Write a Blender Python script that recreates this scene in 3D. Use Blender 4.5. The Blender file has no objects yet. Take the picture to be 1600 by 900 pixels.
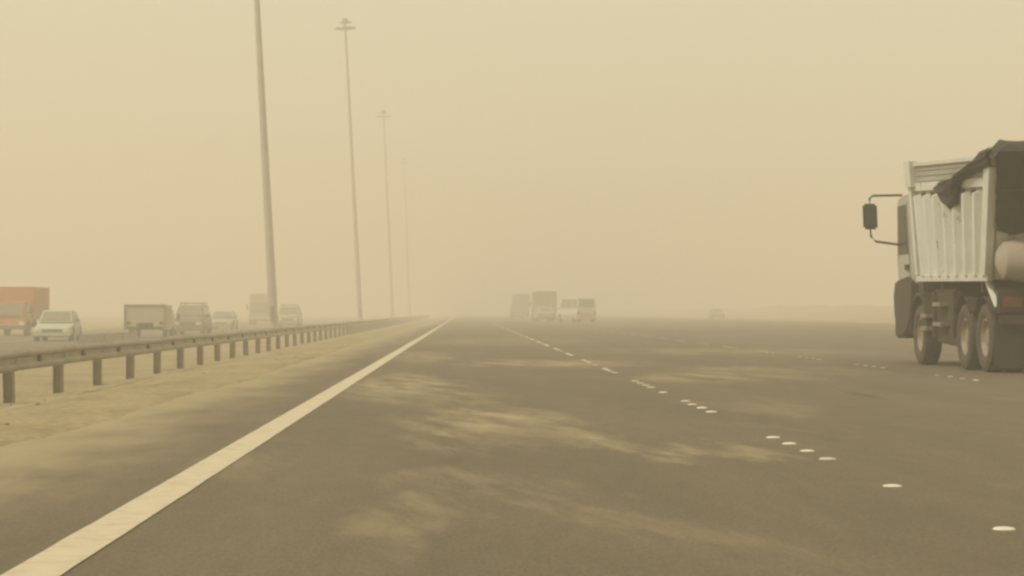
import bpy, math, random
from mathutils import Vector, noise
random.seed(7)
R = math.radians
sc = bpy.context.scene
COL = sc.collection

# ------------------------------------------------------------------ camera
CAM_H = 0.95
cam = bpy.data.cameras.new('camera')
cam.sensor_width = 36.0
cam.lens = 76.5
cam.clip_start = 0.1
cam.clip_end = 9000
co = bpy.data.objects.new('camera', cam)
co.location = (0, 0, CAM_H)
co.rotation_euler = Vector((0.02206, 1.0, 0.01088)).to_track_quat('-Z', 'Y').to_euler()
COL.objects.link(co)
sc.camera = co

# ------------------------------------------------------------------ sky
SUN_EL, SUN_AZ = R(46), R(-112)          # azimuth measured from +Y towards +X
w = bpy.data.worlds.new('World'); sc.world = w; w.use_nodes = True
nt = w.node_tree; nt.nodes.clear()
wo = nt.nodes.new('ShaderNodeOutputWorld'); bg = nt.nodes.new('ShaderNodeBackground')
sky = nt.nodes.new('ShaderNodeTexSky'); sky.sky_type = 'NISHITA'; sky.sun_disc = False
sky.sun_elevation = SUN_EL; sky.sun_rotation = SUN_AZ; sky.dust_density = 8; sky.air_density = 1.0
mx = nt.nodes.new('ShaderNodeMix'); mx.data_type = 'RGBA'
mx.inputs[0].default_value = 0.95
nt.links.new(sky.outputs[0], mx.inputs[6])
mx.inputs[7].default_value = (8.45, 7.75, 5.65, 1)     # dust-laden overcast
nt.links.new(mx.outputs[2], bg.inputs[0]); bg.inputs[1].default_value = 0.10
nt.links.new(bg.outputs[0], wo.inputs[0])

# ------------------------------------------------------------------ sun
sl = bpy.data.lights.new('sun', 'SUN'); sl.energy = 2.6; sl.angle = R(11); sl.color = (1.0, 0.92, 0.77)
so = bpy.data.objects.new('sun', sl); COL.objects.link(so)
so.rotation_euler = Vector((-math.sin(SUN_AZ)*math.cos(SUN_EL), -math.cos(SUN_AZ)*math.cos(SUN_EL), -math.sin(SUN_EL))).to_track_quat('-Z', 'Y').to_euler()

# ------------------------------------------------------------------ exposure / renderer
sc.view_settings.view_transform = 'Standard'; sc.view_settings.look = 'None'
sc.view_settings.exposure = 0.0; sc.view_settings.gamma = 1.0
sc.view_settings.use_curve_mapping = False
sc.render.engine = 'CYCLES'
cy = sc.cycles
cy.use_denoising = True
cy.volume_bounces = 3; cy.max_bounces = 7; cy.diffuse_bounces = 3
cy.sample_clamp_indirect = 4.0
cy.pixel_filter_type = 'BLACKMAN_HARRIS'; cy.filter_width = 2.6     # soft small-sensor lens

# ------------------------------------------------------------------ node helpers
def mat(name, col, rough=0.7, metal=0.0, var=0.25, scale=3.0, dust=0.0, bump=0.0, bscale=40.0, spec=0.5, stretch=(1, 1, 1)):
    """painted / raw material with blotchy wear and settled dust on upward faces"""
    m = bpy.data.materials.new(name); m.use_nodes = True
    n = m.node_tree; b = n.nodes['Principled BSDF']
    b.inputs['Roughness'].default_value = rough; b.inputs['Metallic'].default_value = metal
    b.inputs['Specular IOR Level'].default_value = spec
    tc = n.nodes.new('ShaderNodeTexCoord'); mp = n.nodes.new('ShaderNodeMapping')
    mp.inputs['Scale'].default_value = stretch
    n.links.new(tc.outputs['Object'], mp.inputs[0])
    nz = n.nodes.new('ShaderNodeTexNoise'); nz.inputs['Scale'].default_value = scale; nz.inputs['Detail'].default_value = 6
    nz.inputs['Roughness'].default_value = 0.65
    n.links.new(mp.outputs[0], nz.inputs['Vector'])
    cr = n.nodes.new('ShaderNodeValToRGB')
    cr.color_ramp.elements[0].position = 0.3; cr.color_ramp.elements[1].position = 0.7
    lo = [c*(1-var) for c in col]; hi = [min(1, c*(1+var*0.6)) for c in col]
    cr.color_ramp.elements[0].color = (*lo, 1); cr.color_ramp.elements[1].color = (*hi, 1)
    n.links.new(nz.outputs[0], cr.inputs[0])
    src = cr.outputs[0]
    if dust > 0:
        nz2 = n.nodes.new('ShaderNodeTexNoise'); nz2.inputs['Scale'].default_value = scale*2.3; nz2.inputs['Detail'].default_value = 5
        n.links.new(tc.outputs['Object'], nz2.inputs['Vector'])
        mr = n.nodes.new('ShaderNodeMapRange'); mr.inputs[1].default_value = 0.3; mr.inputs[2].default_value = 0.75
        mr.inputs[3].default_value = dust*0.3; mr.inputs[4].default_value = dust
        n.links.new(nz2.outputs[0], mr.inputs[0])
        mm = n.nodes.new('ShaderNodeMix'); mm.data_type = 'RGBA'
        n.links.new(mr.outputs[0], mm.inputs[0]); n.links.new(src, mm.inputs[6]); mm.inputs[7].default_value = (0.40, 0.31, 0.19, 1)
        src = mm.outputs[2]
    n.links.new(src, b.inputs['Base Color'])
    if bump > 0:
        nb = n.nodes.new('ShaderNodeTexNoise'); nb.inputs['Scale'].default_value = bscale; nb.inputs['Detail'].default_value = 4
        n.links.new(tc.outputs['Object'], nb.inputs['Vector'])
        bp = n.nodes.new('ShaderNodeBump'); bp.inputs['Strength'].default_value = bump; bp.inputs['Distance'].default_value = 0.02
        n.links.new(nb.outputs[0], bp.inputs['Height']); n.links.new(bp.outputs[0], b.inputs['Normal'])
    return m

M = {}
M['galv'] = mat('galvanised_steel', (0.33, 0.30, 0.235), 0.6, 0.2, 0.3, 1.5, dust=0.30)
M['post'] = mat('post_steel', (0.235, 0.205, 0.15), 0.7, 0.1, 0.3, 2.0, dust=0.25)
M['darkspot'] = mat('dark_reflector', (0.06, 0.045, 0.035), 0.5, 0, 0.2, 5)
M['mast'] = mat('mast_steel', (0.42, 0.385, 0.32), 0.6, 0.2, 0.2, 0.6)
M['lamp'] = mat('lamp_housing', (0.20, 0.185, 0.16), 0.5, 0.1, 0.2, 2)
M['glasslamp'] = mat('lamp_lens', (0.35, 0.34, 0.3), 0.2, 0, 0.1, 2)
M['stud'] = mat('ceramic_stud', (0.70, 0.66, 0.56), 0.4, 0, 0.12, 20, dust=0.12)
M['stud2'] = mat('dusty_stud', (0.46, 0.42, 0.33), 0.6, 0, 0.3, 25, dust=0.4)
M['stud3'] = mat('worn_stud', (0.60, 0.56, 0.46), 0.5, 0, 0.3, 25, dust=0.25)
M['concrete'] = mat('barrier_concrete', (0.27, 0.245, 0.2), 0.9, 0, 0.25, 2, dust=0.2, bump=0.3)
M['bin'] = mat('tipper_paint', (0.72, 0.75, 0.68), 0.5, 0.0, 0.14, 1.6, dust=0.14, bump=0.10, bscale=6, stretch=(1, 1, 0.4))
M['bin2'] = mat('tipper_frame_paint', (0.68, 0.69, 0.63), 0.5, 0.0, 0.12, 2.0, dust=0.10)
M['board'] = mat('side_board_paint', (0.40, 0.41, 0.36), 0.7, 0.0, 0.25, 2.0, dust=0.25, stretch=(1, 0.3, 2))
M['recess'] = mat('dusty_shaded_recess_paint', (0.40, 0.40, 0.34), 0.7, 0, 0.2, 1.8, dust=0.35, bump=0.1, bscale=6, stretch=(1, 1, 0.35))  # dust, plus a duller base painting in shade between the ribs
M['binin'] = mat('tipper_inside', (0.25, 0.23, 0.19), 0.8, 0.0, 0.3, 2.0, dust=0.3)
M['cab'] = mat('cab_paint', (0.40, 0.41, 0.36), 0.45, 0.0, 0.15, 1.5, dust=0.25)
M['cabdark'] = mat('cab_black_plastic', (0.03, 0.028, 0.018), 0.65, 0, 0.2, 3, dust=0.05)
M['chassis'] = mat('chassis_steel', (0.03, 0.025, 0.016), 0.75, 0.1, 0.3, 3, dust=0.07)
M['cabglass'] = mat('tinted_cab_glass', (0.03, 0.027, 0.02), 0.35, 0, 0.2, 2, spec=0.2)
M['tank'] = mat('tank_metal', (0.26, 0.24, 0.2), 0.45, 0.4, 0.25, 3, dust=0.25)
M['tyre'] = mat('tyre_rubber', (0.028, 0.025, 0.02), 0.85, 0, 0.3, 8, dust=0.16)
M['rim'] = mat('wheel_rim', (0.24, 0.21, 0.165), 0.6, 0.2, 0.25, 5, dust=0.5)
M['flap'] = mat('mud_flap_rubber', (0.02, 0.018, 0.015), 0.8, 0, 0.2, 4, dust=0.04)
M['tarp'] = mat('tarpaulin_cloth', (0.022, 0.019, 0.014), 0.75, 0, 0.35, 4, dust=0.02, bump=0.4, bscale=12)
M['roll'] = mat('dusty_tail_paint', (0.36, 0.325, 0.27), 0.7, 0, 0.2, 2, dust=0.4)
M['load'] = mat('load_sand', (0.3, 0.24, 0.15), 0.95, 0, 0.2, 5, bump=0.6)
M['redlens'] = mat('red_lens', (0.12, 0.03, 0.02), 0.3, 0, 0.1, 5)
M['glass2'] = mat('haze_paled_glass', (0.16, 0.155, 0.13), 0.12, 0, 0.2, 2, spec=0.8, dust=0.45)  # far vehicles' glass, paled in colour to imitate thicker haze
M['glass'] = mat('dark_window_glass', (0.045, 0.048, 0.045), 0.08, 0, 0.1, 2, spec=0.8)
M['headlight'] = mat('headlight_lens', (0.75, 0.74, 0.68), 0.1, 0, 0.05, 2, spec=0.8)
M['trim2'] = mat('haze_paled_trim', (0.13, 0.115, 0.09), 0.7, 0, 0.25, 3, dust=0.3)  # far vehicles' trim, haze fading mixed into its colour
M['trim'] = mat('black_trim', (0.04, 0.037, 0.03), 0.6, 0, 0.2, 4, dust=0.1)
for k, c in {'orange': (0.50, 0.19, 0.07), 'palegreen': (0.48, 0.56, 0.47), 'white': (0.72, 0.71, 0.66), 'darkgrey': (0.17, 0.155, 0.12),
             'silver': (0.38, 0.37, 0.33), 'beige': (0.46, 0.41, 0.31), 'yellow': (0.50, 0.43, 0.12), 'brown': (0.21, 0.18, 0.13)}.items():
    M[k] = mat('paint_' + k, c, 0.45, 0.0, 0.10, 1.0, dust=0.42 if k != 'orange' else 0.25)  # strong dust tint lowers contrast, standing in for denser haze on far traffic

# ------------------------------------------------------------------ mesh helpers
class MB:
    def __init__(s): s.v = []; s.f = []
    def hexa(s, p):                    # p: 4 bottom (ccw), 4 top
        n = len(s.v); s.v += [tuple(q) for q in p]
        for f in ((3, 2, 1, 0), (4, 5, 6, 7), (0, 1, 5, 4), (1, 2, 6, 5), (2, 3, 7, 6), (3, 0, 4, 7)):
            s.f.append([n+i for i in f])
        return s
    def box(s, x0, x1, y0, y1, z0, z1):
        return s.hexa([(x0, y0, z0), (x1, y0, z0), (x1, y1, z0), (x0, y1, z0), (x0, y0, z1), (x1, y0, z1), (x1, y1, z1), (x0, y1, z1)])
    def tube(s, pts, r, n=10, cap=True):
        pts = [Vector(p) for p in pts]
        if not isinstance(r, (list, tuple)): r = [r]*len(pts)
        base = len(s.v)
        for i, p in enumerate(pts):
            d = (pts[min(i+1, len(pts)-1)] - pts[max(i-1, 0)]).normalized()
            a = d.orthogonal().normalized() if abs(d.z) < 0.99 else Vector((1, 0, 0))
            a = (a - d*a.dot(d)).normalized(); b = d.cross(a)
            for k in range(n):
                t = 2*math.pi*k/n; s.v.append(tuple(p + (a*math.cos(t) + b*math.sin(t))*r[i]))
        for i in range(len(pts)-1):
            for k in range(n):
                s.f.append([base+i*n+k, base+i*n+(k+1) % n, base+(i+1)*n+(k+1) % n, base+(i+1)*n+k])
        if cap:
            s.f.append([base+k for k in reversed(range(n))]); s.f.append([base+(len(pts)-1)*n+k for k in range(n)])
        return s
    def lathe_x(s, prof, c, n=28):     # prof: (x, r) list, axis along X through c
        base = len(s.v)
        for x, r in prof:
            for k in range(n):
                t = 2*math.pi*k/n; s.v.append((c[0]+x, c[1]+r*math.cos(t), c[2]+r*math.sin(t)))
        for i in range(len(prof)-1):
            for k in range(n):
                s.f.append([base+i*n+k, base+i*n+(k+1) % n, base+(i+1)*n+(k+1) % n, base+(i+1)*n+k])
        return s
    def loft(s, rings, cap=True):
        base = len(s.v); n = len(rings[0])
        for r in rings: s.v += [tuple(p) for p in r]
        for i in range(len(rings)-1):
            for k in range(n):
                s.f.append([base+i*n+k, base+i*n+(k+1) % n, base+(i+1)*n+(k+1) % n, base+(i+1)*n+k])
        if cap:
            s.f.append([base+k for k in reversed(range(n))]); s.f.append([base+(len(rings)-1)*n+k for k in range(n)])
        return s
    def grid(s, P, thick=None):        # P[i][j] points
        base = len(s.v); ni = len(P); nj = len(P[0])
        for r in P: s.v += [tuple(p) for p in r]
        for i in range(ni-1):
            for j in range(nj-1):
                s.f.append([base+i*nj+j, base+i*nj+j+1, base+(i+1)*nj+j+1, base+(i+1)*nj+j])
        return s
    def mesh(s, name, m, smooth=False):
        me = bpy.data.meshes.new(name); me.from_pydata(s.v, [], s.f); me.update()
        if isinstance(m, str): m = M[m]
        me.materials.append(m)
        if smooth:
            me.polygons.foreach_set('use_smooth', [True]*len(me.polygons))
            try: me.set_sharp_from_angle(angle=R(38))
            except Exception: pass
        return me
    def build(s, name, m, parent=None, smooth=False, bevel=0.0):
        me = s.mesh(name, m, smooth)
        if bevel > 0:
            import bmesh
            bm = bmesh.new(); bm.from_mesh(me)
            bmesh.ops.recalc_face_normals(bm, faces=bm.faces)
            bmesh.ops.bevel(bm, geom=[e for e in bm.edges if len(e.link_faces) == 2 and e.calc_face_angle(0) > 0.6], offset=bevel, segments=2, affect='EDGES', clamp_overlap=True)
            bm.to_mesh(me); bm.free()
            me.polygons.foreach_set('use_smooth', [True]*len(me.polygons)); me.set_sharp_from_angle(angle=R(50))
        else:
            import bmesh
            bm = bmesh.new(); bm.from_mesh(me); bmesh.ops.recalc_face_normals(bm, faces=bm.faces); bm.to_mesh(me); bm.free()
        o = bpy.data.objects.new(name, me); COL.objects.link(o)
        if parent: o.parent = parent
        return o

def rust(m, scale, lo, amt, col=(0.16, 0.085, 0.04)):
    n = m.node_tree; b = n.nodes['Principled BSDF']; L = n.links
    src = b.inputs['Base Color'].links[0].from_socket
    tc = n.nodes.new('ShaderNodeTexCoord'); mp = n.nodes.new('ShaderNodeMapping'); mp.inputs['Scale'].default_value = (1, 1, 0.45); L.new(tc.outputs['Object'], mp.inputs[0])
    z = n.nodes.new('ShaderNodeTexNoise'); z.inputs['Scale'].default_value = scale; z.inputs['Detail'].default_value = 7; z.inputs['Roughness'].default_value = 0.7; L.new(mp.outputs[0], z.inputs['Vector'])
    q = n.nodes.new('ShaderNodeMapRange'); q.inputs[1].default_value = lo; q.inputs[2].default_value = lo+0.08; q.inputs[4].default_value = amt; L.new(z.outputs[0], q.inputs[0])
    x = n.nodes.new('ShaderNodeMix'); x.data_type = 'RGBA'; L.new(q.outputs[0], x.inputs[0]); L.new(src, x.inputs[6]); x.inputs[7].default_value = (*col, 1)
    L.new(x.outputs[2], b.inputs['Base Color'])
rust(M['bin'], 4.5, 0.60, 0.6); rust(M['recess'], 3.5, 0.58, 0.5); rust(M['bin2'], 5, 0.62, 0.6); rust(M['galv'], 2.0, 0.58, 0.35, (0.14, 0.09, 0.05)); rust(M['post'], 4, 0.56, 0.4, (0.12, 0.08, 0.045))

def tag(o, label=None, cat=None, group=None, kind=None):
    if label: o['label'] = label
    if cat: o['category'] = cat
    if group: o['group'] = group
    if kind: o['kind'] = kind
    return o
def empty(name, loc, rz=0.0, label=None, cat=None, group=None, rot=None):
    o = bpy.data.objects.new(name, None); COL.objects.link(o); o.location = loc
    o.rotation_euler = rot or (0, 0, rz); o.empty_display_size = 0.3
    return tag(o, label, cat, group)
def kids(o): return list(KID.get(o, ())) if False else [c for c in COL.objects if c.parent == o]
def copy_tree(o, parent=None):
    c = o.copy(); COL.objects.link(c); c.parent = parent
    for ch in kids(o): copy_tree(ch, c)
    return c

# ------------------------------------------------------------------ ground
def fbm(x, y, z=0.0, o=4): return noise.fractal(Vector((x, y, z)), 1.0, 2.0, o)
def smooth(a, b, x):
    t = max(0, min(1, (x-a)/(b-a))); return t*t*(3-2*t)
def lerp(a, b, t): return a+(b-a)*t
RL, RR = -3.15, 37.0          # our carriageway (asphalt from RL-0.6 to RR)
OL, OR_ = -30.9, -12.6        # opposite carriageway
def ground_z(x, y):
    n1 = fbm(x*0.9, y*0.35, 3.1); n2 = fbm(x*0.15, y*0.06, 9.0)
    if x > -12:
        if x < 20:
            e = RL + 0.12*fbm(1.0, y*0.35, 3.1) + 0.14*fbm(0.5, y*0.09, 9.0) + 0.05*fbm(x*2.0, y*1.3, 5)
            t = e - x                                  # >0 : outside the asphalt, metres
            if t < 0: z = max(-0.06, 0.012 + t*0.35)
            else:
                z = lerp(0.016, -0.38, smooth(0.75, 3.45, t)) + 0.02*n1*min(1, t) + 0.012*fbm(x*5, y*4, 1)*min(1, t*2)
                z = lerp(z, -0.43 + 0.05*n2, smooth(3.6, 5.5, t))
        else:
            e = RR + 0.8*n2; t = x - e
            if t < 0: z = max(-0.06, 0.012 + t*0.3)
            else: z = 0.015 + 0.04*n1*min(1, t) + (1.7 + 1.0*n2)*smooth(2, 34, t)
    else:
        if x < -28.6 + 0.3*n1: z = -0.40 + 0.04*n1 + 0.4*smooth(-40, -120, x)
        elif x > OR_ - 0.1 + 0.2*n1: z = -0.42 + 0.02*n1
        else: z = -0.50
    return z
def axis(segs):
    out = []
    for a, b, st in segs:
        k = max(1, round((b-a)/st))
        out += [a+(b-a)*i/k for i in range(k)]
    out.append(segs[-1][1]); return out
xs = axis([(-900, -200, 90), (-200, -60, 14), (-60, -31, 4), (-31, -27, 0.5), (-27, -13.5, 2.7), (-13.5, -11.5, 0.25), (-11.5, -7.5, 0.4), (-7.5, -2.2, 0.11),
           (-2.2, 39, 8), (39, 43, 0.4), (43, 110, 2.2), (110, 220, 14), (220, 900, 90)])
ys = axis([(-60, 0, 6), (0, 12, 1.0), (12, 60, 0.22), (60, 130, 0.8), (130, 300, 3), (300, 700, 12), (700, 1800, 60)])
g = MB(); g.grid([[(x, y, ground_z(x, y)) for x in xs] for y in ys])

def nodes(m): n = m.node_tree; return n, n.nodes, n.links
def sand_material():
    m = bpy.data.materials.new('desert_sand'); m.use_nodes = True; n, N, L = nodes(m)
    b = N['Principled BSDF']; b.inputs['Roughness'].default_value = 0.95; b.inputs['Specular IOR Level'].default_value = 0.15
    g_ = N.new('ShaderNodeNewGeometry')
    a = N.new('ShaderNodeTexNoise'); a.inputs['Scale'].default_value = 0.55; a.inputs['Detail'].default_value = 8; a.inputs['Roughness'].default_value = 0.6
    mp = N.new('ShaderNodeMapping'); mp.inputs['Scale'].default_value = (1.6, 0.6, 1); L.new(g_.outputs['Position'], mp.inputs[0]); L.new(mp.outputs[0], a.inputs['Vector'])
    cr = N.new('ShaderNodeValToRGB'); e = cr.color_ramp.elements
    e[0].position = 0.30; e[0].color = (0.25, 0.205, 0.125, 1); e[1].position = 0.72; e[1].color = (0.40, 0.322, 0.192, 1)
    mid = cr.color_ramp.elements.new(0.5); mid.color = (0.325, 0.27, 0.155, 1)
    L.new(a.outputs[0], cr.inputs[0])
    c = N.new('ShaderNodeTexNoise'); c.inputs['Scale'].default_value = 9; c.inputs['Detail'].default_value = 6; L.new(g_.outputs['Position'], c.inputs['Vector'])
    mr = N.new('ShaderNodeMapRange'); mr.inputs[1].default_value = 0.35; mr.inputs[2].default_value = 0.65; mr.inputs[3].default_value = 0.78; mr.inputs[4].default_value = 1.1
    L.new(c.outputs[0], mr.inputs[0])
    mu = N.new('ShaderNodeMix'); mu.data_type = 'RGBA'; mu.blend_type = 'MULTIPLY'; mu.inputs[0].default_value = 1
    L.new(cr.outputs[0], mu.inputs[6]); L.new(mr.outputs[0], mu.inputs[7]); L.new(mu.outputs[2], b.inputs['Base Color'])
    bp = N.new('ShaderNodeBump'); bp.inputs['Strength'].default_value = 0.5; bp.inputs['Distance'].default_value = 0.05
    L.new(c.outputs[0], bp.inputs['Height']); L.new(bp.outputs[0], b.inputs['Normal'])
    return m
def asphalt_material(name, patches, base, edges=None):
    m = bpy.data.materials.new(name); m.use_nodes = True; n, N, L = nodes(m)
    b = N['Principled BSDF']; b.inputs['Roughness'].default_value = 0.88; b.inputs['Specular IOR Level'].default_value = 0.25
    g_ = N.new('ShaderNodeNewGeometry'); P = g_.outputs['Position']
    def nz(scale, st, det=6, rough=0.6):
        mp = N.new('ShaderNodeMapping'); mp.inputs['Scale'].default_value = st; L.new(P, mp.inputs[0])
        a = N.new('ShaderNodeTexNoise'); a.inputs['Scale'].default_value = scale; a.inputs['Detail'].default_value = det; a.inputs['Roughness'].default_value = rough
        L.new(mp.outputs[0], a.inputs['Vector']); return a
    def mrange(src, a0, a1, b0, b1, sm=False):
        r = N.new('ShaderNodeMapRange'); r.inputs[1].default_value = a0; r.inputs[2].default_value = a1; r.inputs[3].default_value = b0; r.inputs[4].default_value = b1
        if sm: r.interpolation_type = 'SMOOTHSTEP'
        L.new(src, r.inputs[0]); return r.outputs[0]
    def math_(op, a, b_):
        q = N.new('ShaderNodeMath'); q.operation = op
        for i, s in enumerate((a, b_)):
            if isinstance(s, (int, float)): q.inputs[i].default_value = s
            else: L.new(s, q.inputs[i])
        return q.outputs[0]
    def nzr(scale, stretch, ang, det=7, rough=0.62):       # noise drawn out along the wind
        mp = N.new('ShaderNodeMapping'); mp.vector_type = 'TEXTURE'; mp.inputs['Scale'].default_value = (1, stretch, 1); mp.inputs['Rotation'].default_value = (0, 0, R(ang)); L.new(P, mp.inputs[0])
        a = N.new('ShaderNodeTexNoise'); a.inputs['Scale'].default_value = scale; a.inputs['Detail'].default_value = det; a.inputs['Roughness'].default_value = rough
        L.new(mp.outputs[0], a.inputs['Vector']); return a
    tone = mrange(nzr(0.5, 6, 9).outputs[0], 0.3, 0.7, 0.88, 1.10)
    grain = math_('MULTIPLY', mrange(nz(60, (1, 0.22, 1), 4, 0.75).outputs[0], 0.3, 0.7, 0.74, 1.26), mrange(nz(7, (1, 0.2, 1), 6, 0.7).outputs[0], 0.3, 0.7, 0.90, 1.10))
    lanes = mrange(nz(1.1, (1, 0.02, 1), 3).outputs[0], 0.35, 0.65, 0.93, 1.06)
    k = math_('MULTIPLY', math_('MULTIPLY', tone, grain), lanes)
    colr = N.new('ShaderNodeMix'); colr.data_type = 'RGBA'; colr.blend_type = 'MULTIPLY'; colr.inputs[0].default_value = 1
    colr.inputs[6].default_value = (*base, 1); L.new(k, colr.inputs[7])
    # wind-blown sand: drifts with a shape of their own
    warp = nz(0.9, (1.1, 0.22, 1), 5, 0.65)
    wv = N.new('ShaderNodeVectorMath'); wv.operation = 'SUBTRACT'; L.new(warp.outputs['Color'], wv.inputs[0]); wv.inputs[1].default_value = (0.5, 0.5, 0.5)
    ws = N.new('ShaderNodeVectorMath'); ws.operation = 'MULTIPLY'; L.new(wv.outputs[0], ws.inputs[0]); ws.inputs[1].default_value = (1.5, 7.5, 0)
    wa = N.new('ShaderNodeVectorMath'); wa.operation = 'ADD'; L.new(P, wa.inputs[0]); L.new(ws.outputs[0], wa.inputs[1])
    total = None
    for (cx, cy_, rx, ry, amt) in patches:
        s1 = N.new('ShaderNodeVectorMath'); s1.operation = 'SUBTRACT'; L.new(wa.outputs[0], s1.inputs[0]); s1.inputs[1].default_value = (cx, cy_, 0)
        s2 = N.new('ShaderNodeVectorMath'); s2.operation = 'MULTIPLY'; L.new(s1.outputs[0], s2.inputs[0]); s2.inputs[1].default_value = (1/rx, 1/ry, 0)
        s3 = N.new('ShaderNodeVectorMath'); s3.operation = 'LENGTH'; L.new(s2.outputs[0], s3.inputs[0])
        v = mrange(s3.outputs['Value'], 0.1, 1.15, amt, 0.0, True)
        total = v if total is None else math_('MAXIMUM', total, v)
    streak = mrange(nzr(0.8, 5, 11, 8, 0.66).outputs[0], 0.50, 0.72, 0.0, 0.30, True)
    broken = mrange(nzr(2.3, 7, 12, 8, 0.72).outputs[0], 0.38, 0.62, 0.12, 1.0, True)
    total = math_('MULTIPLY', math_('MAXIMUM', total, streak) if total is not None else streak, broken)
    if edges:
        sx = N.new('ShaderNodeSeparateXYZ'); L.new(P, sx.inputs[0])
        fn = nz(1.3, (1.0, 0.35, 1), 7, 0.62).outputs[0]
        xe = math_('SUBTRACT', sx.outputs[0], math_('MULTIPLY', math_('SUBTRACT', fn, 0.5), 2.0))
        feather = mrange(xe, edges[0]-0.1, edges[0]+1.35, 0.80, 0.05, True)
        feather2 = mrange(xe, edges[1]-5.0, edges[1], 0.0, 0.9, True)
        total = math_('MAXIMUM', total, math_('MAXIMUM', feather, feather2))
    mixs = N.new('ShaderNodeMix'); mixs.data_type = 'RGBA'; L.new(total, mixs.inputs[0]); L.new(colr.outputs[2], mixs.inputs[6]); mixs.inputs[7].default_value = (0.385, 0.325, 0.19, 1)
    src = mixs.outputs[2]
    if edges:      # small oil stain in the middle lane
        o1 = N.new('ShaderNodeVectorMath'); o1.operation = 'SUBTRACT'; L.new(P, o1.inputs[0]); o1.inputs[1].default_value = (4.55, 24.6, 0)
        o2 = N.new('ShaderNodeVectorMath'); o2.operation = 'MULTIPLY'; L.new(o1.outputs[0], o2.inputs[0]); o2.inputs[1].default_value = (1/.13, 1/1.3, 0)
        o3 = N.new('ShaderNodeVectorMath'); o3.operation = 'LENGTH'; L.new(o2.outputs[0], o3.inputs[0])
        om = N.new('ShaderNodeMix'); om.data_type = 'RGBA'; L.new(mrange(o3.outputs['Value'], 0.1, 1.2, 0.55, 0.0, True), om.inputs[0]); L.new(src, om.inputs[6]); om.inputs[7].default_value = (0.05, 0.04, 0.03, 1)
        src = om.outputs[2]
    L.new(src, b.inputs['Base Color'])
    bp = N.new('ShaderNodeBump'); bp.inputs['Strength'].default_value = 0.35; bp.inputs['Distance'].default_value = 0.01
    L.new(grain, bp.inputs['Height']); L.new(bp.outputs[0], b.inputs['Normal'])
    return m
M['sand'] = sand_material()
tag(g.build('ground', 'sand', smooth=True), kind='structure')

PATCH = [(-0.75, 28, 0.95, 7.5, 0.80), (-0.1, 24.5, 0.8, 4.5, 0.62), (0.15, 18.6, 0.95, 4.0, 0.80), (0.8, 17.2, 0.7, 2.2, 0.55),
         (1.15, 16.4, 0.42, 1.2, 0.85), (1.5, 15.4, 0.42, 1.1, 0.8), (1.9, 14.5, 0.42, 0.9, 0.6), (0.1, 11.6, 0.8, 2.0, 0.50), (-0.25, 9.9, 0.5, 1.2, 0.42),
         (0.75, 10.2, 0.55, 1.5, 0.35), (1.7, 40, 2.4, 4.5, 0.75), (-1.0, 46, 1.0, 9, 0.6), (3.6, 31.5, 2.0, 3.6, 0.65), (5.0, 35, 2.4, 4.0, 0.5),
         (2.9, 22, 1.4, 3.0, 0.32), (6.5, 52, 4.5, 8, 0.5), (-1.35, 14, 0.5, 3.5, 0.3), (1.0, 70, 5, 14, 0.4)]
M['asphalt'] = asphalt_material('dusty_asphalt', PATCH, (0.138, 0.112, 0.076), (RL, RR))
M['asphalt2'] = asphalt_material('far_dusty_asphalt', [], (0.15, 0.125, 0.086))
rd = MB()
rys = [-60, 0, 50, 100, 300, 900, 1800]
rd.grid([[(x, y, 0.0) for x in (RL-0.38, 0, 10, RR+1.0)] for y in rys])
tag(rd.build('road', 'asphalt'), kind='structure')
rd2 = MB(); rd2.grid([[(x, y, -0.44) for x in (OL, -20, OR_)] for y in rys])
tag(rd2.build('opposite_road', 'asphalt2'), kind='structure')

# painted edge line: worn edges, long runs
def paint_material(name, col, wear):
    m = bpy.data.materials.new(name); m.use_nodes = True; n, N, L = nodes(m)
    b = N['Principled BSDF']; b.inputs['Roughness'].default_value = 0.7
    g_ = N.new('ShaderNodeNewGeometry')
    a = N.new('ShaderNodeTexNoise'); a.inputs['Scale'].default_value = 6; a.inputs['Detail'].default_value = 8; a.inputs['Roughness'].default_value = 0.7
    L.new(g_.outputs['Position'], a.inputs['Vector'])
    cr = N.new('ShaderNodeValToRGB'); e = cr.color_ramp.elements
    e[0].position = 0.28; e[0].color = (0.42, 0.35, 0.225, 1); e[1].position = 0.28+wear; e[1].color = (*col, 1)
    L.new(a.outputs[0], cr.inputs[0]); L.new(cr.outputs[0], b.inputs['Base Color']); return m
M['linepaint'] = paint_material('road_line_paint', (0.55, 0.485, 0.345), 0.25)
ln = MB(); P = []
y = -5.0
while y < 900:
    P.append([(-1.555 - 0.108 + 0.004*fbm(y*1.7, 0.3), y, 0.0045), (-1.555, y, 0.0045), (-1.555 + 0.108 + 0.004*fbm(y*1.9, 7.3), y, 0.0045)])
    y += 0.18 if y < 60 else (1.0 if y < 150 else 10)
ln.grid(P)
tag(ln.build('edge_line', 'linepaint'), kind='structure')
ln = MB()
for xx in (OR_-1.4, -21.2, OL+1.2):
    ln.grid([[(xx-0.08, yy, -0.4355), (xx+0.08, yy, -0.4355)] for yy in (-5, 100, 300, 900)])
tag(ln.build('opposite_road_line', 'linepaint'), kind='structure')

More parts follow.
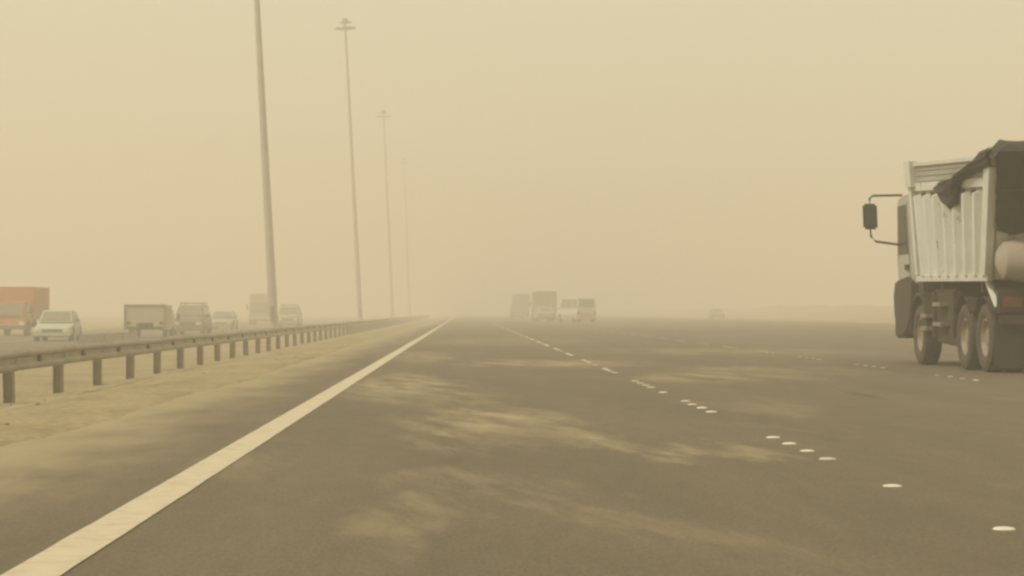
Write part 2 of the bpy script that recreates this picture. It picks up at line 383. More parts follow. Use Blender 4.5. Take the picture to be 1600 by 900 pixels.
# ------------------------------------------------------------------ road studs
sm = MB(); prof = [(0.056, -0.002), (0.055, 0.003), (0.046, 0.009), (0.024, 0.0125), (0.001, 0.0135)]
rings = [[(r*math.cos(2*math.pi*k/14), r*math.sin(2*math.pi*k/14), z) for k in range(14)] for r, z in prof]
sm.loft(rings)
stud0 = sm.build('road_stud', 'stud', smooth=True)
me2 = stud0.data.copy(); me2.materials[0] = M['stud2']
me3 = stud0.data.copy(); me3.materials[0] = M['stud3']
first = [True]
def stud(x, y, label, group):
    o = stud0 if first[0] else stud0.copy()
    if not first[0]: COL.objects.link(o)
    first[0] = False
    o.location = (x + random.uniform(-.012, .012), y + random.uniform(-.02, .02), 0.0)
    o.rotation_euler.z = random.uniform(0, 6)
    o.data = (me2 if (x > 5 and not 29 < y < 30.5) else (me3 if (y > 22 and random.random() < .7) or 13 < y < 16 and random.random() < .5 else stud0.data)) if o is not stud0 else o.data
    k_ = random.uniform(.90, 1.04) * (.85 if x > 5 else 1.0); o.scale = (k_, k_*random.uniform(.93, 1.05), random.uniform(.8, 1.1))
    return tag(o, label, 'road stud', group)
PER = 6.62
G1, G2 = 'white studs of the near lane line', 'white studs of the far lane line'
names4 = ['first', 'second', 'third', 'last']
stud(2.36, 9.47, 'large white stud nearest the camera in the bottom right corner', G1)
stud(2.34, 11.8, 'lone white stud between the nearest stud and the row of four', G1)
for gi in range(24):
    for k in range(4):
        yy = 13.95 + gi*PER + k*0.81
        if gi == 0: lab = 'white stud on bare asphalt, %s counting away in the nearest complete row of four' % names4[k]
        elif gi < 6: lab = 'white stud, %s counting away in the %s row of four in the near lane line' % (names4[k], ('second', 'third', 'fourth', 'fifth', 'sixth')[gi-1])
        else: lab = 'small white stud in the hazy far run of the near lane line'
        stud(2.34, yy, lab, G1)
for k in range(9):
    yy = 25.5 + k*2*PER
    stud(2.34, yy, 'lone faint white stud between two rows of four in the near lane line' if k == 0 else 'small white stud in the hazy far run of the near lane line', G1)
for gi in range(20):
    for k in range(4):
        yy = 29.9 + gi*PER + k*0.81
        if gi == 0: lab = 'white stud in front of the dump truck, %s counting away in its row' % names4[k]
        elif gi == 1: lab = 'faint white stud, %s counting away in the row left of the dump truck' % names4[k]
        elif gi < 5: lab = 'faint stud, %s counting away in the %s row of four in the far lane line' % (names4[k], ('third', 'fourth', 'fifth')[gi-2])
        else: lab = 'small pale stud in the far run of the lane line beyond the dump truck'
        stud(7.07, yy, lab, G2)

# ------------------------------------------------------------------ guard rail
RX = -6.5
SP = 3.81
rail_root = empty('guard_rail', (RX, 31.75, -0.38), label='long galvanised steel guard rail on posts along the sandy left verge', cat='guard rail')
ztop, zbot = 0.395+0.38, 0.092+0.38
hh = ztop - zbot
prof = [(0.0, 0.0), (0.010, 0.0), (0.055, 0.14), (0.055, 0.26), (0.0, 0.40), (0.0, 0.60), (0.055, 0.74), (0.055, 0.86), (0.010, 1.0), (0.0, 1.0)]
front = [(px, zbot + hh*t) for px, t in prof[1:9]]
back = [(px-0.010, z) for px, z in reversed(front)]
beam = MB(); ring = front + back
beam.loft([[(x, y, z) for x, z in ring] for y in (-0.03, SP)])
beam_me = beam.mesh('rail', 'galv')
post = MB()
post.box(-0.16, -0.035, -0.006, 0.006, -0.35, ztop-0.04)         # web
post.box(-0.172, -0.16, -0.065, 0.065, -0.35, ztop-0.04); post.box(-0.035, -0.023, -0.065, 0.065, -0.35, ztop-0.04)
post_me = post.mesh('post', 'post')
blk = MB(); blk.box(-0.022, 0.006, -0.05, 0.05, zbot+0.4*hh, zbot+0.6*hh); blk_me = blk.mesh('spacer_block', 'post')
rf = MB(); rf.hexa([(0.004, -.10, zbot+.36*hh), (0.050, -.10, zbot+.36*hh), (0.050, .10, zbot+.36*hh), (0.004, .10, zbot+.36*hh),
                    (0.004, -.06, zbot+.66*hh), (0.040, -.06, zbot+.66*hh), (0.040, .06, zbot+.66*hh), (0.004, .06, zbot+.66*hh)]); rf_me = rf.mesh('reflector', 'darkspot')
def addp(name, me, parent, loc, rot=None):
    o = bpy.data.objects.new(name, me); COL.objects.link(o); o.parent = parent; o.location = loc
    if rot: o.rotation_euler = rot
    return o
for i in range(-6, 100):
    yy = i*SP
    dz = 0.012*math.sin(i*1.7) + 0.008*math.sin(i*0.6)
    addp('rail', beam_me, rail_root, (0, yy, dz*0.5))
    addp('post', post_me, rail_root, (0, yy, 0), (random.uniform(-.015, .015), random.uniform(-.03, .005), random.uniform(-.05, .05)))
    if i < 40:
        addp('spacer_block', blk_me, rail_root, (0, yy, 0))
        addp('reflector', rf_me, rail_root, (0, yy+1.65, dz*0.5))

# sand heaped and scoured at the post feet, with dark debris
hp = MB()
for i in range(-2, 26):
    yy = 31.75 + i*SP
    for q in range(3):
        cx = RX + random.uniform(-.25, .35); cy_ = yy + random.uniform(-.5, .5); r = random.uniform(.10, .30); hgt = r*0.14
        z0 = ground_z(cx, cy_)
        rings = []
        for rr, zz in ((1, -.03), (.75, .35), (.4, .8), (.05, 1)):
            rings.append([(cx+r*rr*math.cos(t*.785)*(1+.25*math.sin(3*t+q+i)), cy_+r*1.5*rr*math.sin(t*.785), z0-.02+hgt*zz) for t in range(8)])
        hp.loft(rings, cap=False)
M['drift'] = mat('heaped_sand', (0.30, 0.235, 0.125), 0.95, 0, 0.35, 4)
tag(hp.build('sand_heaps', 'drift', smooth=True), 'small brown heaps of blown sand round the guard rail posts', 'sand', kind='stuff')
st = MB()
for i in range(70):
    yy = random.uniform(14, 85); xx = random.uniform(-6.9, -3.4)
    z0 = ground_z(xx, yy); r = random.uniform(.010, .028)
    rings = [[(xx+r*a*math.cos(t*1.05+i), yy+r*a*1.2*math.sin(t*1.05+i), z0+r*zz) for t in range(6)] for a, zz in ((1, -.3), (.9, .4), (.4, .8))]
    st.loft(rings)
M['stone'] = mat('verge_stones', (0.22, 0.18, 0.12), 0.9, 0, 0.4, 3)
tag(st.build('gravel', 'stone'), 'scattered dark pebbles on the sandy verge before the guard rail', 'gravel', kind='stuff')

# ------------------------------------------------------------------ high lighting masts
LEAN = R(3.05)
def make_mast():
    root = empty('lighting_mast', (0, 0, 0))
    m = MB(); m.tube([(0, 0, -0.3), (0, 0, 10), (0, 0, 20), (0, 0, 31.5)], [0.27, 0.215, 0.16, 0.11], 16); m.build('pole', 'mast', root, smooth=True)
    b = MB(); b.tube([(0, 0, -0.2), (0, 0, 0.05)], 0.42, 16); b.box(-.55, .55, -.55, .55, -.5, -.1); b.build('base_plate', 'mast', root)
    for k in range(8):
        a = k*math.pi/4; m = MB(); m.tube([(.35*math.cos(a), .35*math.sin(a), .04), (.35*math.cos(a), .35*math.sin(a), .13)], .025, 6); m.build('bolt', 'lamp', root)
    d = MB(); d.box(-.12, .12, -.33, -.24, .8, 1.7); d.build('access_door', 'lamp', root)
    r = MB()
    n = 24; rad = 0.78
    for zz, rr in ((30.9, 0.82), (31.52, 0.62)):
        r.tube([(rr*math.cos(2*math.pi*k/n), rr*math.sin(2*math.pi*k/n), zz) for k in range(n+1)], .05, 6, cap=False)
    for k in range(6):
        a = k*math.pi/3; r.tube([(.1*math.cos(a), .1*math.sin(a), 30.9), (.82*math.cos(a), .82*math.sin(a), 30.9)], .035, 6)
        r.tube([(.1*math.cos(a), .1*math.sin(a), 31.52), (.62*math.cos(a), .62*math.sin(a), 31.52)], .03, 6)
    r.build('lamp_ring', 'lamp', root)
    c = MB(); c.tube([(0, 0, 31.4), (0, 0, 31.85), (0, 0, 32.0)], [.34, .30, .08], 12); c.build('head_cap', 'lamp', root, smooth=True)
    for k in range(8):
        a = k*math.pi/4 + .2; ca, sa = math.cos(a), math.sin(a)
        f = MB(); P = []
        for (ro, z) in ((0.66, 29.06), (1.08, 28.98), (1.02, 29.20), (0.68, 29.30)):
            pass
        pts = []
        for z, r0, r1, hw in ((30.83, .68, 1.12, .19), (31.03, .72, 1.02, .14)):
            pts += [(r0*ca+hw*sa, r0*sa-hw*ca, z), (r1*ca+hw*sa, r1*sa-hw*ca, z), (r1*ca-hw*sa, r1*sa+hw*ca, z), (r0*ca-hw*sa, r0*sa+hw*ca, z)]
        f.hexa(pts); fo = f.build('floodlight', 'lamp', root)
        l = MB(); pts = []
        for z, r0, r1, hw in ((30.805, .71, 1.09, .16), (30.829, .70, 1.10, .17)):
            pts += [(r0*ca+hw*sa, r0*sa-hw*ca, z), (r1*ca+hw*sa, r1*sa-hw*ca, z), (r1*ca-hw*sa, r1*sa+hw*ca, z), (r0*ca-hw*sa, r0*sa+hw*ca, z)]
        l.hexa(pts); l.build('lens', 'glasslamp', fo)
    return root
mast0 = make_mast()
mast_labels = ['tall grey lighting mast nearest the camera, its head above the picture', 'second grey lighting mast, its lamp head near the top edge of the picture',
               'third lighting mast, faint in the dust, lower lamp head than the second', 'fourth lighting mast, very faint in the dust, right of the third',
               'fifth lighting mast, almost lost in the dust']
for i in range(4):
    o = mast0 if i == 0 else copy_tree(mast0)
    o.location = (-10.78, 124 + i*103, -0.43); o.rotation_euler = (0, -LEAN, 0.3*i)
    o.rotation_mode = 'XYZ'
    tag(o, mast_labels[i], 'lighting mast', 'high lighting masts in the median')

# ------------------------------------------------------------------ concrete barriers in the median
bp_ = [(-.30, 0), (.30, 0), (.30, .08), (.16, .26), (.09, .60), (-.09, .60), (-.16, .26), (-.30, .08)]
labs = ['grey concrete barrier block behind the guard rail, nearest of three', 'grey concrete barrier block behind the guard rail, middle of three', 'grey concrete barrier block behind the guard rail, beside the white van']
b0 = None
for i in range(3):
    if b0 is None:
        b = MB(); b.loft([[(x, y, z) for x, z in bp_] for y in (0, 3.9)]); b0 = b.build('concrete_barrier', 'concrete', bevel=.015); o = b0
    else: o = b0.copy(); COL.objects.link(o)
    o.location = (-13.1, 75+i*4.05, -0.44); tag(o, labs[i], 'concrete barrier', 'concrete barriers in the median')

# ------------------------------------------------------------------ wheels
def wheel(parent, c, r, wd, side, rim='rim'):
    t = MB()
    w2 = wd/2
    pr = [(-w2*.72, r*.56), (-w2, r*.66), (-w2, r*.88), (-w2*.86, r*.97), (-w2*.5, r), (w2*.5, r), (w2*.86, r*.97), (w2, r*.88), (w2, r*.66), (w2*.72, r*.56)]
    t.lathe_x(pr, (0, 0, 0), 30); o = t.build('wheel', 'tyre', parent, smooth=True); o.location = c
    s = side
    k = MB(); k.lathe_x([(s*w2*.78, r*.57), (s*w2*.80, r*.52), (s*w2*.35, r*.46), (s*w2*.25, r*.24), (s*w2*.62, r*.22), (s*w2*.66, r*.13), (s*w2*.66, .001)], (0, 0, 0), 24)
    k.build('rim', rim, o, smooth=True)
    return o

# ------------------------------------------------------------------ cars
def car(name, loc, rz, paint, L=4.6, W=1.8, H=1.45, kind='sedan', label='', group=None, cat='car', lower=None, rack=False):
    """local frame: front faces -Y"""
    root = empty(name, loc, rz, label, cat, group)
    hw = W/2; wr = 0.33 if kind in ('sedan',) else 0.37
    belt = H*0.62 if kind != 'van' else H*0.52
    hood = H*0.52 if kind == 'sedan' else (H*0.58 if kind in ('suv', 'pickup') else H*0.50)
    f, r = -L/2, L/2
    if kind == 'sedan': st = [(f, .28, hood*.78, .86), (f+.12, .2, hood*.93, .96), (f+1.05, .2, hood*1.06, 1), (f+1.4, .2, belt, 1), (r-1.1, .2, belt*1.02, 1), (r-.2, .22, belt*.98, .96), (r, .3, belt*.85, .88)]
    elif kind == 'van': st = [(f, .3, hood*.85, .9), (f+.15, .22, hood, .98), (f+.6, .22, hood*1.08, 1), (f+.9, .22, belt, 1), (r-.1, .22, belt, 1), (r, .3, belt*.97, .97)]
    else: st = [(f, .35, hood*.85, .92), (f+.1, .28, hood*.98, .98), (f+1.1, .26, hood*1.06, 1), (f+1.3, .26, belt, 1), (r-.1, .28, belt, 1), (r, .36, belt*.95, .96)]
    b = MB(); rings = []
    for y_, zb, zt, ws in st:
        h_ = hw*ws
        rings.append([(-h_*.9, y_, zb), (h_*.9, y_, zb), (h_, y_, zb+.14), (h_*1.0, y_, zb+(zt-zb)*.6), (h_*.95, y_, zt-.04), (h_*.85, y_, zt), (-h_*.85, y_, zt), (-h_*.95, y_, zt-.04), (-h_, y_, zb+(zt-zb)*.6), (-h_, y_, zb+.14)])
    b.loft(rings); body = b.build('body', paint, root, smooth=True)
    if kind == 'sedan': c0, c1, c2, c3 = f+1.15, f+1.95, r-1.35, r-.55
    elif kind == 'van': c0, c1, c2, c3 = f+.62, f+1.25, r-.12, r-.02
    elif kind == 'pickup': c0, c1, c2, c3 = f+1.15, f+1.8, f+3.0, f+3.2
    else: c0, c1, c2, c3 = f+1.2, f+1.9, r-.35, r-.05
    a, t = hw*.93, hw*.78 if kind != 'van' else hw*.86
    c = MB(); c.hexa([(-a, c0, belt-.03), (a, c0, belt-.03), (a, c3, belt-.03), (-a, c3, belt-.03), (-t, c1, H), (t, c1, H), (t, c2, H), (-t, c2, H)])
    c.build('cabin', paint, root, bevel=.06)
    def pt(u, v, sd): pass
    def lp(p, q, k): return tuple(p[i]+(q[i]-p[i])*k for i in range(3))
    def pane(nm, q, out, m_='glass2', th=.02):     # q: bl, br, tr, tl
        g_ = MB(); o_ = Vector(out)
        g_.hexa([tuple(Vector(p) - o_*th) for p in q] + [tuple(Vector(p) + o_*.012) for p in q]); return g_.build(nm, m_, root)
    def inset(q, a1=.08, a2=.12):
        bl, br, tr, tl = q
        return [lp(lp(bl, br, a1), lp(tl, tr, a1), a2), lp(lp(bl, br, 1-a1), lp(tl, tr, 1-a1), a2), lp(lp(bl, br, 1-a1), lp(tl, tr, 1-a1), 1-a2), lp(lp(bl, br, a1), lp(tl, tr, a1), 1-a2)]
    pane('windshield', inset([(-a, c0, belt), (a, c0, belt), (t, c1, H), (-t, c1, H)]), (0, -.8, .6))
    pane('rear_window', inset([(a, c3, belt), (-a, c3, belt), (-t, c2, H), (t, c2, H)], .1, .16), (0, .85, .5))
    for s in (-1, 1):
        q = [(s*a, c0, belt), (s*a, c3, belt), (s*t, c2, H), (s*t, c1, H)]
        nwin = 2 if kind in ('sedan', 'pickup') else 3
        for k in range(nwin):
            k0, k1 = k/nwin, (k+1)/nwin
            pane('side_window', inset([lp(q[0], q[1], k0), lp(q[0], q[1], k1), lp(q[3], q[2], k1), lp(q[3], q[2], k0)], .06, .14), (s*.98, 0, .2))
        hl = MB(); hl.box(s*hw*.52, s*hw*.86, f-.015, f+.08, hood*.60, hood*.78); hl.build('headlight', 'headlight', root, bevel=.015)
        tl = MB(); tl.box(s*hw*.68, s*hw*.9, r-.06, r+.015, belt*.62, belt*.82); tl.build('tail_light', 'redlens', root, bevel=.01)
        mi = MB(); mi.box(s*(hw+.02), s*(hw+.2), c0+.25, c0+.35, belt+.02, belt+.15); mi.build('mirror', 'trim2', root, bevel=.02)
        for yy in (f+.82, r-.85):
            wheel(root, (s*(hw-.10), yy, wr), wr, .22, s)
            ar = MB(); ar.lathe_x([(0, wr+.06), (s*.012, wr+.06), (s*.012, .02)], (s*(hw-.01), yy, wr), 20); ar.build('wheel_arch', 'trim2', root)
    gr = MB(); gr.box(-hw*.5, hw*.5, f-.012, f+.06, hood*.55, hood*.74); gr.build('grille', 'trim2', root)
    bm_ = MB(); bm_.box(-hw*.93, hw*.93, f-.06, f+.15, .24, .42); bm_.build('bumper', lower or 'trim2' if kind != 'sedan' else paint, root, bevel=.03)
    bm_ = MB(); bm_.box(-hw*.93, hw*.93, r-.12, r+.07, .26, .46); bm_.build('bumper', 'trim2' if not lower else lower, root, bevel=.03)
    if kind == 'pickup':
        wl = MB(); wl.box(-hw*.8, hw*.8, c3+.12, r-.12, belt-.06, belt+.005); wl.build('bed', 'trim2', root)
    if lower:
        lo_ = MB(); lo_.box(-hw*.9, hw*.9, r-.02, r+.03, .42, .80); lo_.build('rear_panel', lower, root, bevel=.02)
        for s in (-1, 1):
            lo_ = MB(); lo_.box(s*hw, s*(hw+.014), f+1.4, r-.15, .40, .72); lo_.build('side_stripe', lower, root)
    if rack:
        rk = MB()
        for s in (-1, 1):
            rk.tube([(s*t*.9, c1+.1, H), (s*t*.9, c1+.1, H+.12), (s*t*.9, c2-.1, H+.12), (s*t*.9, c2-.1, H)], .03, 6)
        for k in range(4): yy = lerp(c1+.1, c2-.1, k/3); rk.tube([(-t*.95, yy, H+.12), (t*.95, yy, H+.12)], .028, 6)
        rk.build('roof_rack', 'trim2', root)
    return root

def box_truck(loc, rz, cabp, boxp, W=2.3, H=2.75, L=6.6, label='', group=None, cabh=None, wr=.46, frame=False, cat='truck'):
    root = empty('cargo_truck', loc, rz, label, cat, group)
    hw = W/2; f = -L/2; ch = cabh or min(H-.25, 2.5); cl = 1.8
    c = MB(); c.loft([[(-hw*.92, f+.05, .45), (hw*.92, f+.05, .45), (hw*.92, f, ch*.55), (hw*.88, f+.32, ch), (-hw*.88, f+.32, ch), (-hw*.92, f, ch*.55)],
                      [(-hw*.92, f+cl, .45), (hw*.92, f+cl, .45), (hw*.92, f+cl, ch*.55), (hw*.88, f+cl, ch), (-hw*.88, f+cl, ch), (-hw*.92, f+cl, ch*.55)]])
    c.build('cab', cabp, root, bevel=.05)
    g_ = MB(); g_.hexa([(-hw*.8, f+.00, ch*.58), (hw*.8, f+.00, ch*.58), (hw*.8, f+.2, ch*.58), (-hw*.8, f+.2, ch*.58), (-hw*.78, f+.25, ch*.92), (hw*.78, f+.25, ch*.92), (hw*.78, f+.4, ch*.92), (-hw*.78, f+.4, ch*.92)]); g_.build('windshield', 'glass2', root)
    for s in (-1, 1):
        g_ = MB(); g_.hexa([(s*hw*.88, f+.35, ch*.58), (s*hw*.93, f+.35, ch*.58), (s*hw*.93, f+1.3, ch*.58), (s*hw*.88, f+1.3, ch*.58), (s*hw*.86, f+.5, ch*.9), (s*hw*.905, f+.5, ch*.9), (s*hw*.905, f+1.3, ch*.9), (s*hw*.86, f+1.3, ch*.9)]); g_.build('side_window', 'glass2', root)
        hl = MB(); hl.box(s*hw*.6, s*hw*.85, f+.0, f+.12, .62, .82); hl.build('headlight', 'headlight', root)
        mi = MB(); mi.box(s*(hw+.03), s*(hw+.2), f+.2, f+.27, ch*.62, ch*.85); mi.build('mirror', 'trim2', root)
        tl = MB(); tl.box(s*hw*.7, s*hw*.9, L/2-.02, L/2+.03, .72, .86); tl.build('tail_light', 'redlens', root)
        for yy in (f+.85, L/2-1.3) + ((L/2-2.4,) if L > 8 else ()):
            wheel(root, (s*(hw-.17), yy, wr), wr, .3*wr/.46, s)
    bm_ = MB(); bm_.box(-hw*.9, hw*.9, f-.06, f+.15, .38, .6); bm_.build('bumper', 'trim2', root, bevel=.03)
    ch_ = MB(); ch_.box(-.45, .45, f+.4, L/2, .55, .8); ch_.box(-hw*.9, hw*.9, L/2-.1, L/2, .45, .6); ch_.build('chassis', 'chassis', root)
    bx = MB(); zb_ = .95 if not frame else .42; bx.box(-hw, hw, f+cl+.12, L/2, zb_, H); bo = bx.build('cargo_box', boxp, root, bevel=.03)
    if frame:
        for x0, x1, z0, z1 in ((-hw-.03, hw+.03, H-.10, H+.03), (-hw-.03, -hw+.07, zb_, H-.10), (hw-.10, hw+.03, zb_, H-.10)):
            fr = MB(); fr.box(x0, x1, L/2-.08, L/2+.03, z0, z1); fr.build('frame_bar', 'trim2', bo)
    y_ = f+cl+.5
    while y_ < L/2-.2:
        for s in (-1, 1):
            rb = MB(); rb.box(s*hw, s*(hw+.025), y_, y_+.08, zb_+.05, H-.12); rb.build('rib', boxp, bo)
        y_ += .6
    return root

OPP = 'traffic coming the other way behind the guard rail'
Z2 = -0.44
box_truck((-25.9, 127, Z2), 0, 'orange', 'orange', W=2.4, H=2.82, label='orange box truck at the left edge behind the pale green car', group=OPP, cabh=2.0)
car('passing_car', (-19.3, 104, Z2), 0.06, 'palegreen', 4.5, 1.8, 1.46, 'sedan', 'pale green sedan in front of the orange truck', OPP)
box_truck((-16.9, 118, Z2), math.pi, 'beige', 'beige', W=2.15, H=1.74, L=4.6, label='small pale box-bodied truck with dark framing beyond the concrete barriers', group=OPP, cabh=1.5, wr=.33, frame=True)
car('passing_car', (-16.3, 131, Z2), 0.0, 'darkgrey', 4.7, 1.85, 1.78, 'suv', 'dark grey off-road car right of the pale van', OPP, rack=True)
car('passing_car', (-18.9, 172, Z2), 0.0, 'silver', 4.6, 1.8, 1.45, 'sedan', 'hazy silver sedan between the dark off-road car and the nearest mast', OPP)
box_truck((-21.4, 232, Z2), 0, 'silver', 'beige', W=2.4, H=3.3, label='hazy pale truck just left of the nearest lighting mast', group=OPP)
car('passing_car', (-15.2, 190, Z2), 0.0, 'silver', 4.8, 1.9, 1.85, 'suv', 'faint grey off-road car just right of the nearest mast', OPP, rack=True)
AH = 'vehicles driving ahead in the dust'
car('passing_van', (10.32, 199, 0), math.pi+0.30, 'white', 5.2, 2.0, 2.22, 'van', 'white van with yellow lower panels, nearest of the vehicles in the dust ahead', AH, cat='van', lower='yellow')
box_truck((9.6, 262, 0), math.pi+0.03, 'brown', 'brown', W=2.5, H=3.35, L=9.0, label='dark brown box truck left of the white van in the dust ahead', group=AH)
box_truck((8.7, 335, 0), math.pi, 'silver', 'darkgrey', W=2.5, H=3.6, L=8.0, label='faintest truck, leftmost of the vehicles in the dust ahead', group=AH)
car('passing_car', (34.5, 296, 0), math.pi, 'silver', 4.6, 1.7, 1.4, 'sedan', 'tiny grey car far off at the right edge of the asphalt', AH)

car('passing_car', (8.25, 226, 0), math.pi+0.1, 'beige', 4.5, 1.8, 1.5, 'sedan', 'pale sedan low in front of the dark brown box truck in the dust ahead', AH)
car('passing_car', (7.0, 288, 0), math.pi, 'silver', 4.6, 1.8, 1.75, 'suv', 'faint grey off-road car in front of the faintest truck ahead', AH)

# ------------------------------------------------------------------ dump truck
TX, TY = 9.40, 34.0
truck = empty('dump_truck', (TX, TY, 0), label='pale grey dump truck with corrugated tipper body at the right edge of the road', cat='truck')
def bil(c, u, v):   # c: BF, BR, TF, TR
    return c[0]*(1-u)*(1-v) + c[1]*u*(1-v) + c[2]*(1-u)*v + c[3]*u*v
LS = [Vector(p) for p in ((-1.25, 4.72, 1.52), (-1.25, -.53, 1.45), (-1.50, 4.28, 3.56), (-1.52, -1.98, 3.26))]
RS = [Vector(p) for p in ((1.25, 4.72, 1.52), (1.25, -.53, 1.45), (1.22, 4.28, 3.56), (1.22, -1.98, 3.26))]
def slab(c4, th, name, m_, parent, **kw):  # c4: 4 corners in order, thickness vector
    th = Vector(th); b = MB(); b.hexa([tuple(p) for p in c4] + [tuple(p+th) for p in c4]); return b.build(name, m_, parent, **kw)
body = slab([LS[0], LS[1], RS[1], RS[0]], (0, 0, .12), 'dump_body', 'bin2', truck)
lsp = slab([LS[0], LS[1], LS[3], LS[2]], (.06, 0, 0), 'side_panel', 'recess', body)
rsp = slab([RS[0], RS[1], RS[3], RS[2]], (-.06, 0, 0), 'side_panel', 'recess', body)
slab([LS[0], RS[0], RS[2], LS[2]], (0, -.06, 0), 'front_panel', 'bin', body)
slab([LS[1], RS[1], RS[3], LS[3]], (0, .06, 0), 'tailgate', 'bin', body)
def strip(side, sgn, u0, u1, v0, v1, off, name, m_, taper=0.0, vt=0.0, sk=0.0):
    o = Vector((sgn*off, 0, 0)); ins = Vector((-sgn*.01, 0, 0))
    q = [bil(side, u0, v0), bil(side, u1, v0), bil(side, u1-sk, v1), bil(side, u0-sk, v1)]
    um = taper
    q2 = [bil(side, u0+um, v0+vt*0), bil(side, u1-um, v0), bil(side, u1-um-sk, v1-vt), bil(side, u0+um-sk, v1-vt)]
    b = MB(); b.hexa([tuple(p+ins) for p in q] + [tuple(p+o) for p in q2]); return b.build(name, m_, body)
NR = 7
for side, sg in ((LS, -1), (RS, 1)):
    for k in range(NR):
        u0 = 0.085 + k*0.124
        strip(side, sg, u0, u0+0.066, 0.034, 0.735, 0.10, 'rib', 'bin', taper=0.020, vt=0.02, sk=0.03)
        if k: strip(side, sg, u0-0.062, u0-0.036, 0.70, 0.745, 0.05, 'rib_top_shade', 'chassis', taper=0.004)  # dark blocks standing in for the shadows at the rib tops
    strip(side, sg, -0.004, 1.004, -0.015, 0.035, 0.07, 'bottom_rail', 'bin2')
    strip(side, sg, 0.0, 1.0, 0.765, 0.835, 0.045, 'mid_rail', 'bin')
    for k in range(3):
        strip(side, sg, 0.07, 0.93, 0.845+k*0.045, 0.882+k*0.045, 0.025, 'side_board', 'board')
    strip(side, sg, 0.0, 1.0, 0.975, 1.005, 0.06, 'top_rail', 'bin2')
    strip(side, sg, -0.005, 0.035, 0.04, 0.8, 0.08, 'corner_post', 'bin2')
    strip(side, sg, -0.005, 0.075, 0.80, 1.02, 0.13, 'corner_post', 'bin2')
    strip(side, sg, 0.945, 1.004, 0.04, 1.0, 0.11, 'corner_post', 'bin2')
    # hinge bracket low at the back and rear slanting brace
    b = MB(); b.tube([(sg*1.20, -.15, 1.42), (sg*1.12, -.45, 1.02)], .06, 8); b.build('brace', 'bin2', truck)
ld = MB(); Pg = []
for i in range(12):
    row = []
    for j in range(7):
        u, v = i/11, j/6
        a_ = bil(LS, u, .86)*(1-v) + bil(RS, u, .86)*v
        a_ = a_ + Vector(((.5-v)*.16, (.5-u)*.3, -.25 + .42*math.sin(math.pi*v)*math.sin(math.pi*min(1, u*1.02)) + .05*fbm(i*.7, j*.8)))
        row.append(a_)
    Pg.append(row)
ld.grid(Pg); ldo = ld.build('load', 'load', smooth=True)
tag(ldo, 'heap of sand carried inside the tipper body of the dump truck', 'sand load'); ldo.location = (TX, TY, 0)
# rounded pale tail drum and rear under-run parts
dr = MB(); pts = []
for k in range(15):
    t = (0, .035, .1, .18, .26, .34, .42, .5, .58, .66, .74, .82, .90, .965, 1)[k]; x_ = -1.30 + 2.58*t
    pts.append((x_, -1.10, 1.74))
rr = [0.14, 0.28, .325] + [0.34]*9 + [.325, 0.28, 0.14]
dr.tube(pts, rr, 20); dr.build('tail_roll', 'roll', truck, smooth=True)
b = MB(); b.box(-1.22, 1.22, -.86, -.72, .92, 1.32); b.build('rear_beam', 'chassis', truck, bevel=.02)
b = MB(); b.box(-1.22, 1.22, -1.0, -.9, .74, .90); b.build('rear_bumper', 'chassis', truck, bevel=.02)
for s in (-1, 1):
    b = MB(); b.box(s*.86, s*1.16, -.90, -.862, 1.02, 1.18); b.build('tail_light', 'redlens', truck, bevel=.01)
    b = MB(); b.box(s*.50, s*1.25, -.74, -.715, .07, .86); b.build('mud_flap', 'flap', truck)
b = MB(); b.box(-.48, -.36, -.8, 6.0, .78, 1.08); b.box(.36, .48, -.8, 6.0, .78, 1.08)
for yy in (-.6, .6, 2.0, 3.4, 4.7): b.box(-.36, .36, yy, yy+.1, .82, 1.02)
b.box(-1.18, 1.18, .3, .42, 1.25, 1.44); b.box(-1.18, 1.18, 3.2, 3.32, 1.25, 1.44); b.box(-.5, .5, -.7, 4.6, 1.10, 1.40)
b.build('chassis', 'chassis', truck)
for yy in (0, 1.38, 4.75):
    b = MB(); b.tube([(-1.0, yy, .54), (1.0, yy, .54)], .09, 10); b.tube([(-.18, yy, .54), (.18, yy, .54)], .22, 12); b.build('axle', 'chassis', truck)
for s in (-1, 1):
    for yy in (0, 1.38):
        wheel(truck, (s*1.10, yy, .54), .54, .29, s); wheel(truck, (s*.78, yy, .54), .54, .29, s)
    wheel(truck, (s*1.10, 4.78, .54), .54, .32, s)
    for yy, nm in ((0, 'mudguard'), (1.38, 'mudguard')):
        b = MB(); P = [[(s*x_, yy+.64*math.cos(R(a)), .56+.64*math.sin(R(a))) for x_ in (.62, 1.27)] for a in range(35, 150, 12)]
        b.grid(P); P2 = [[(p[0], p[1], p[2]-.02) for p in r_] for r_ in P]; b.grid(P2); b.build(nm, 'chassis', truck)
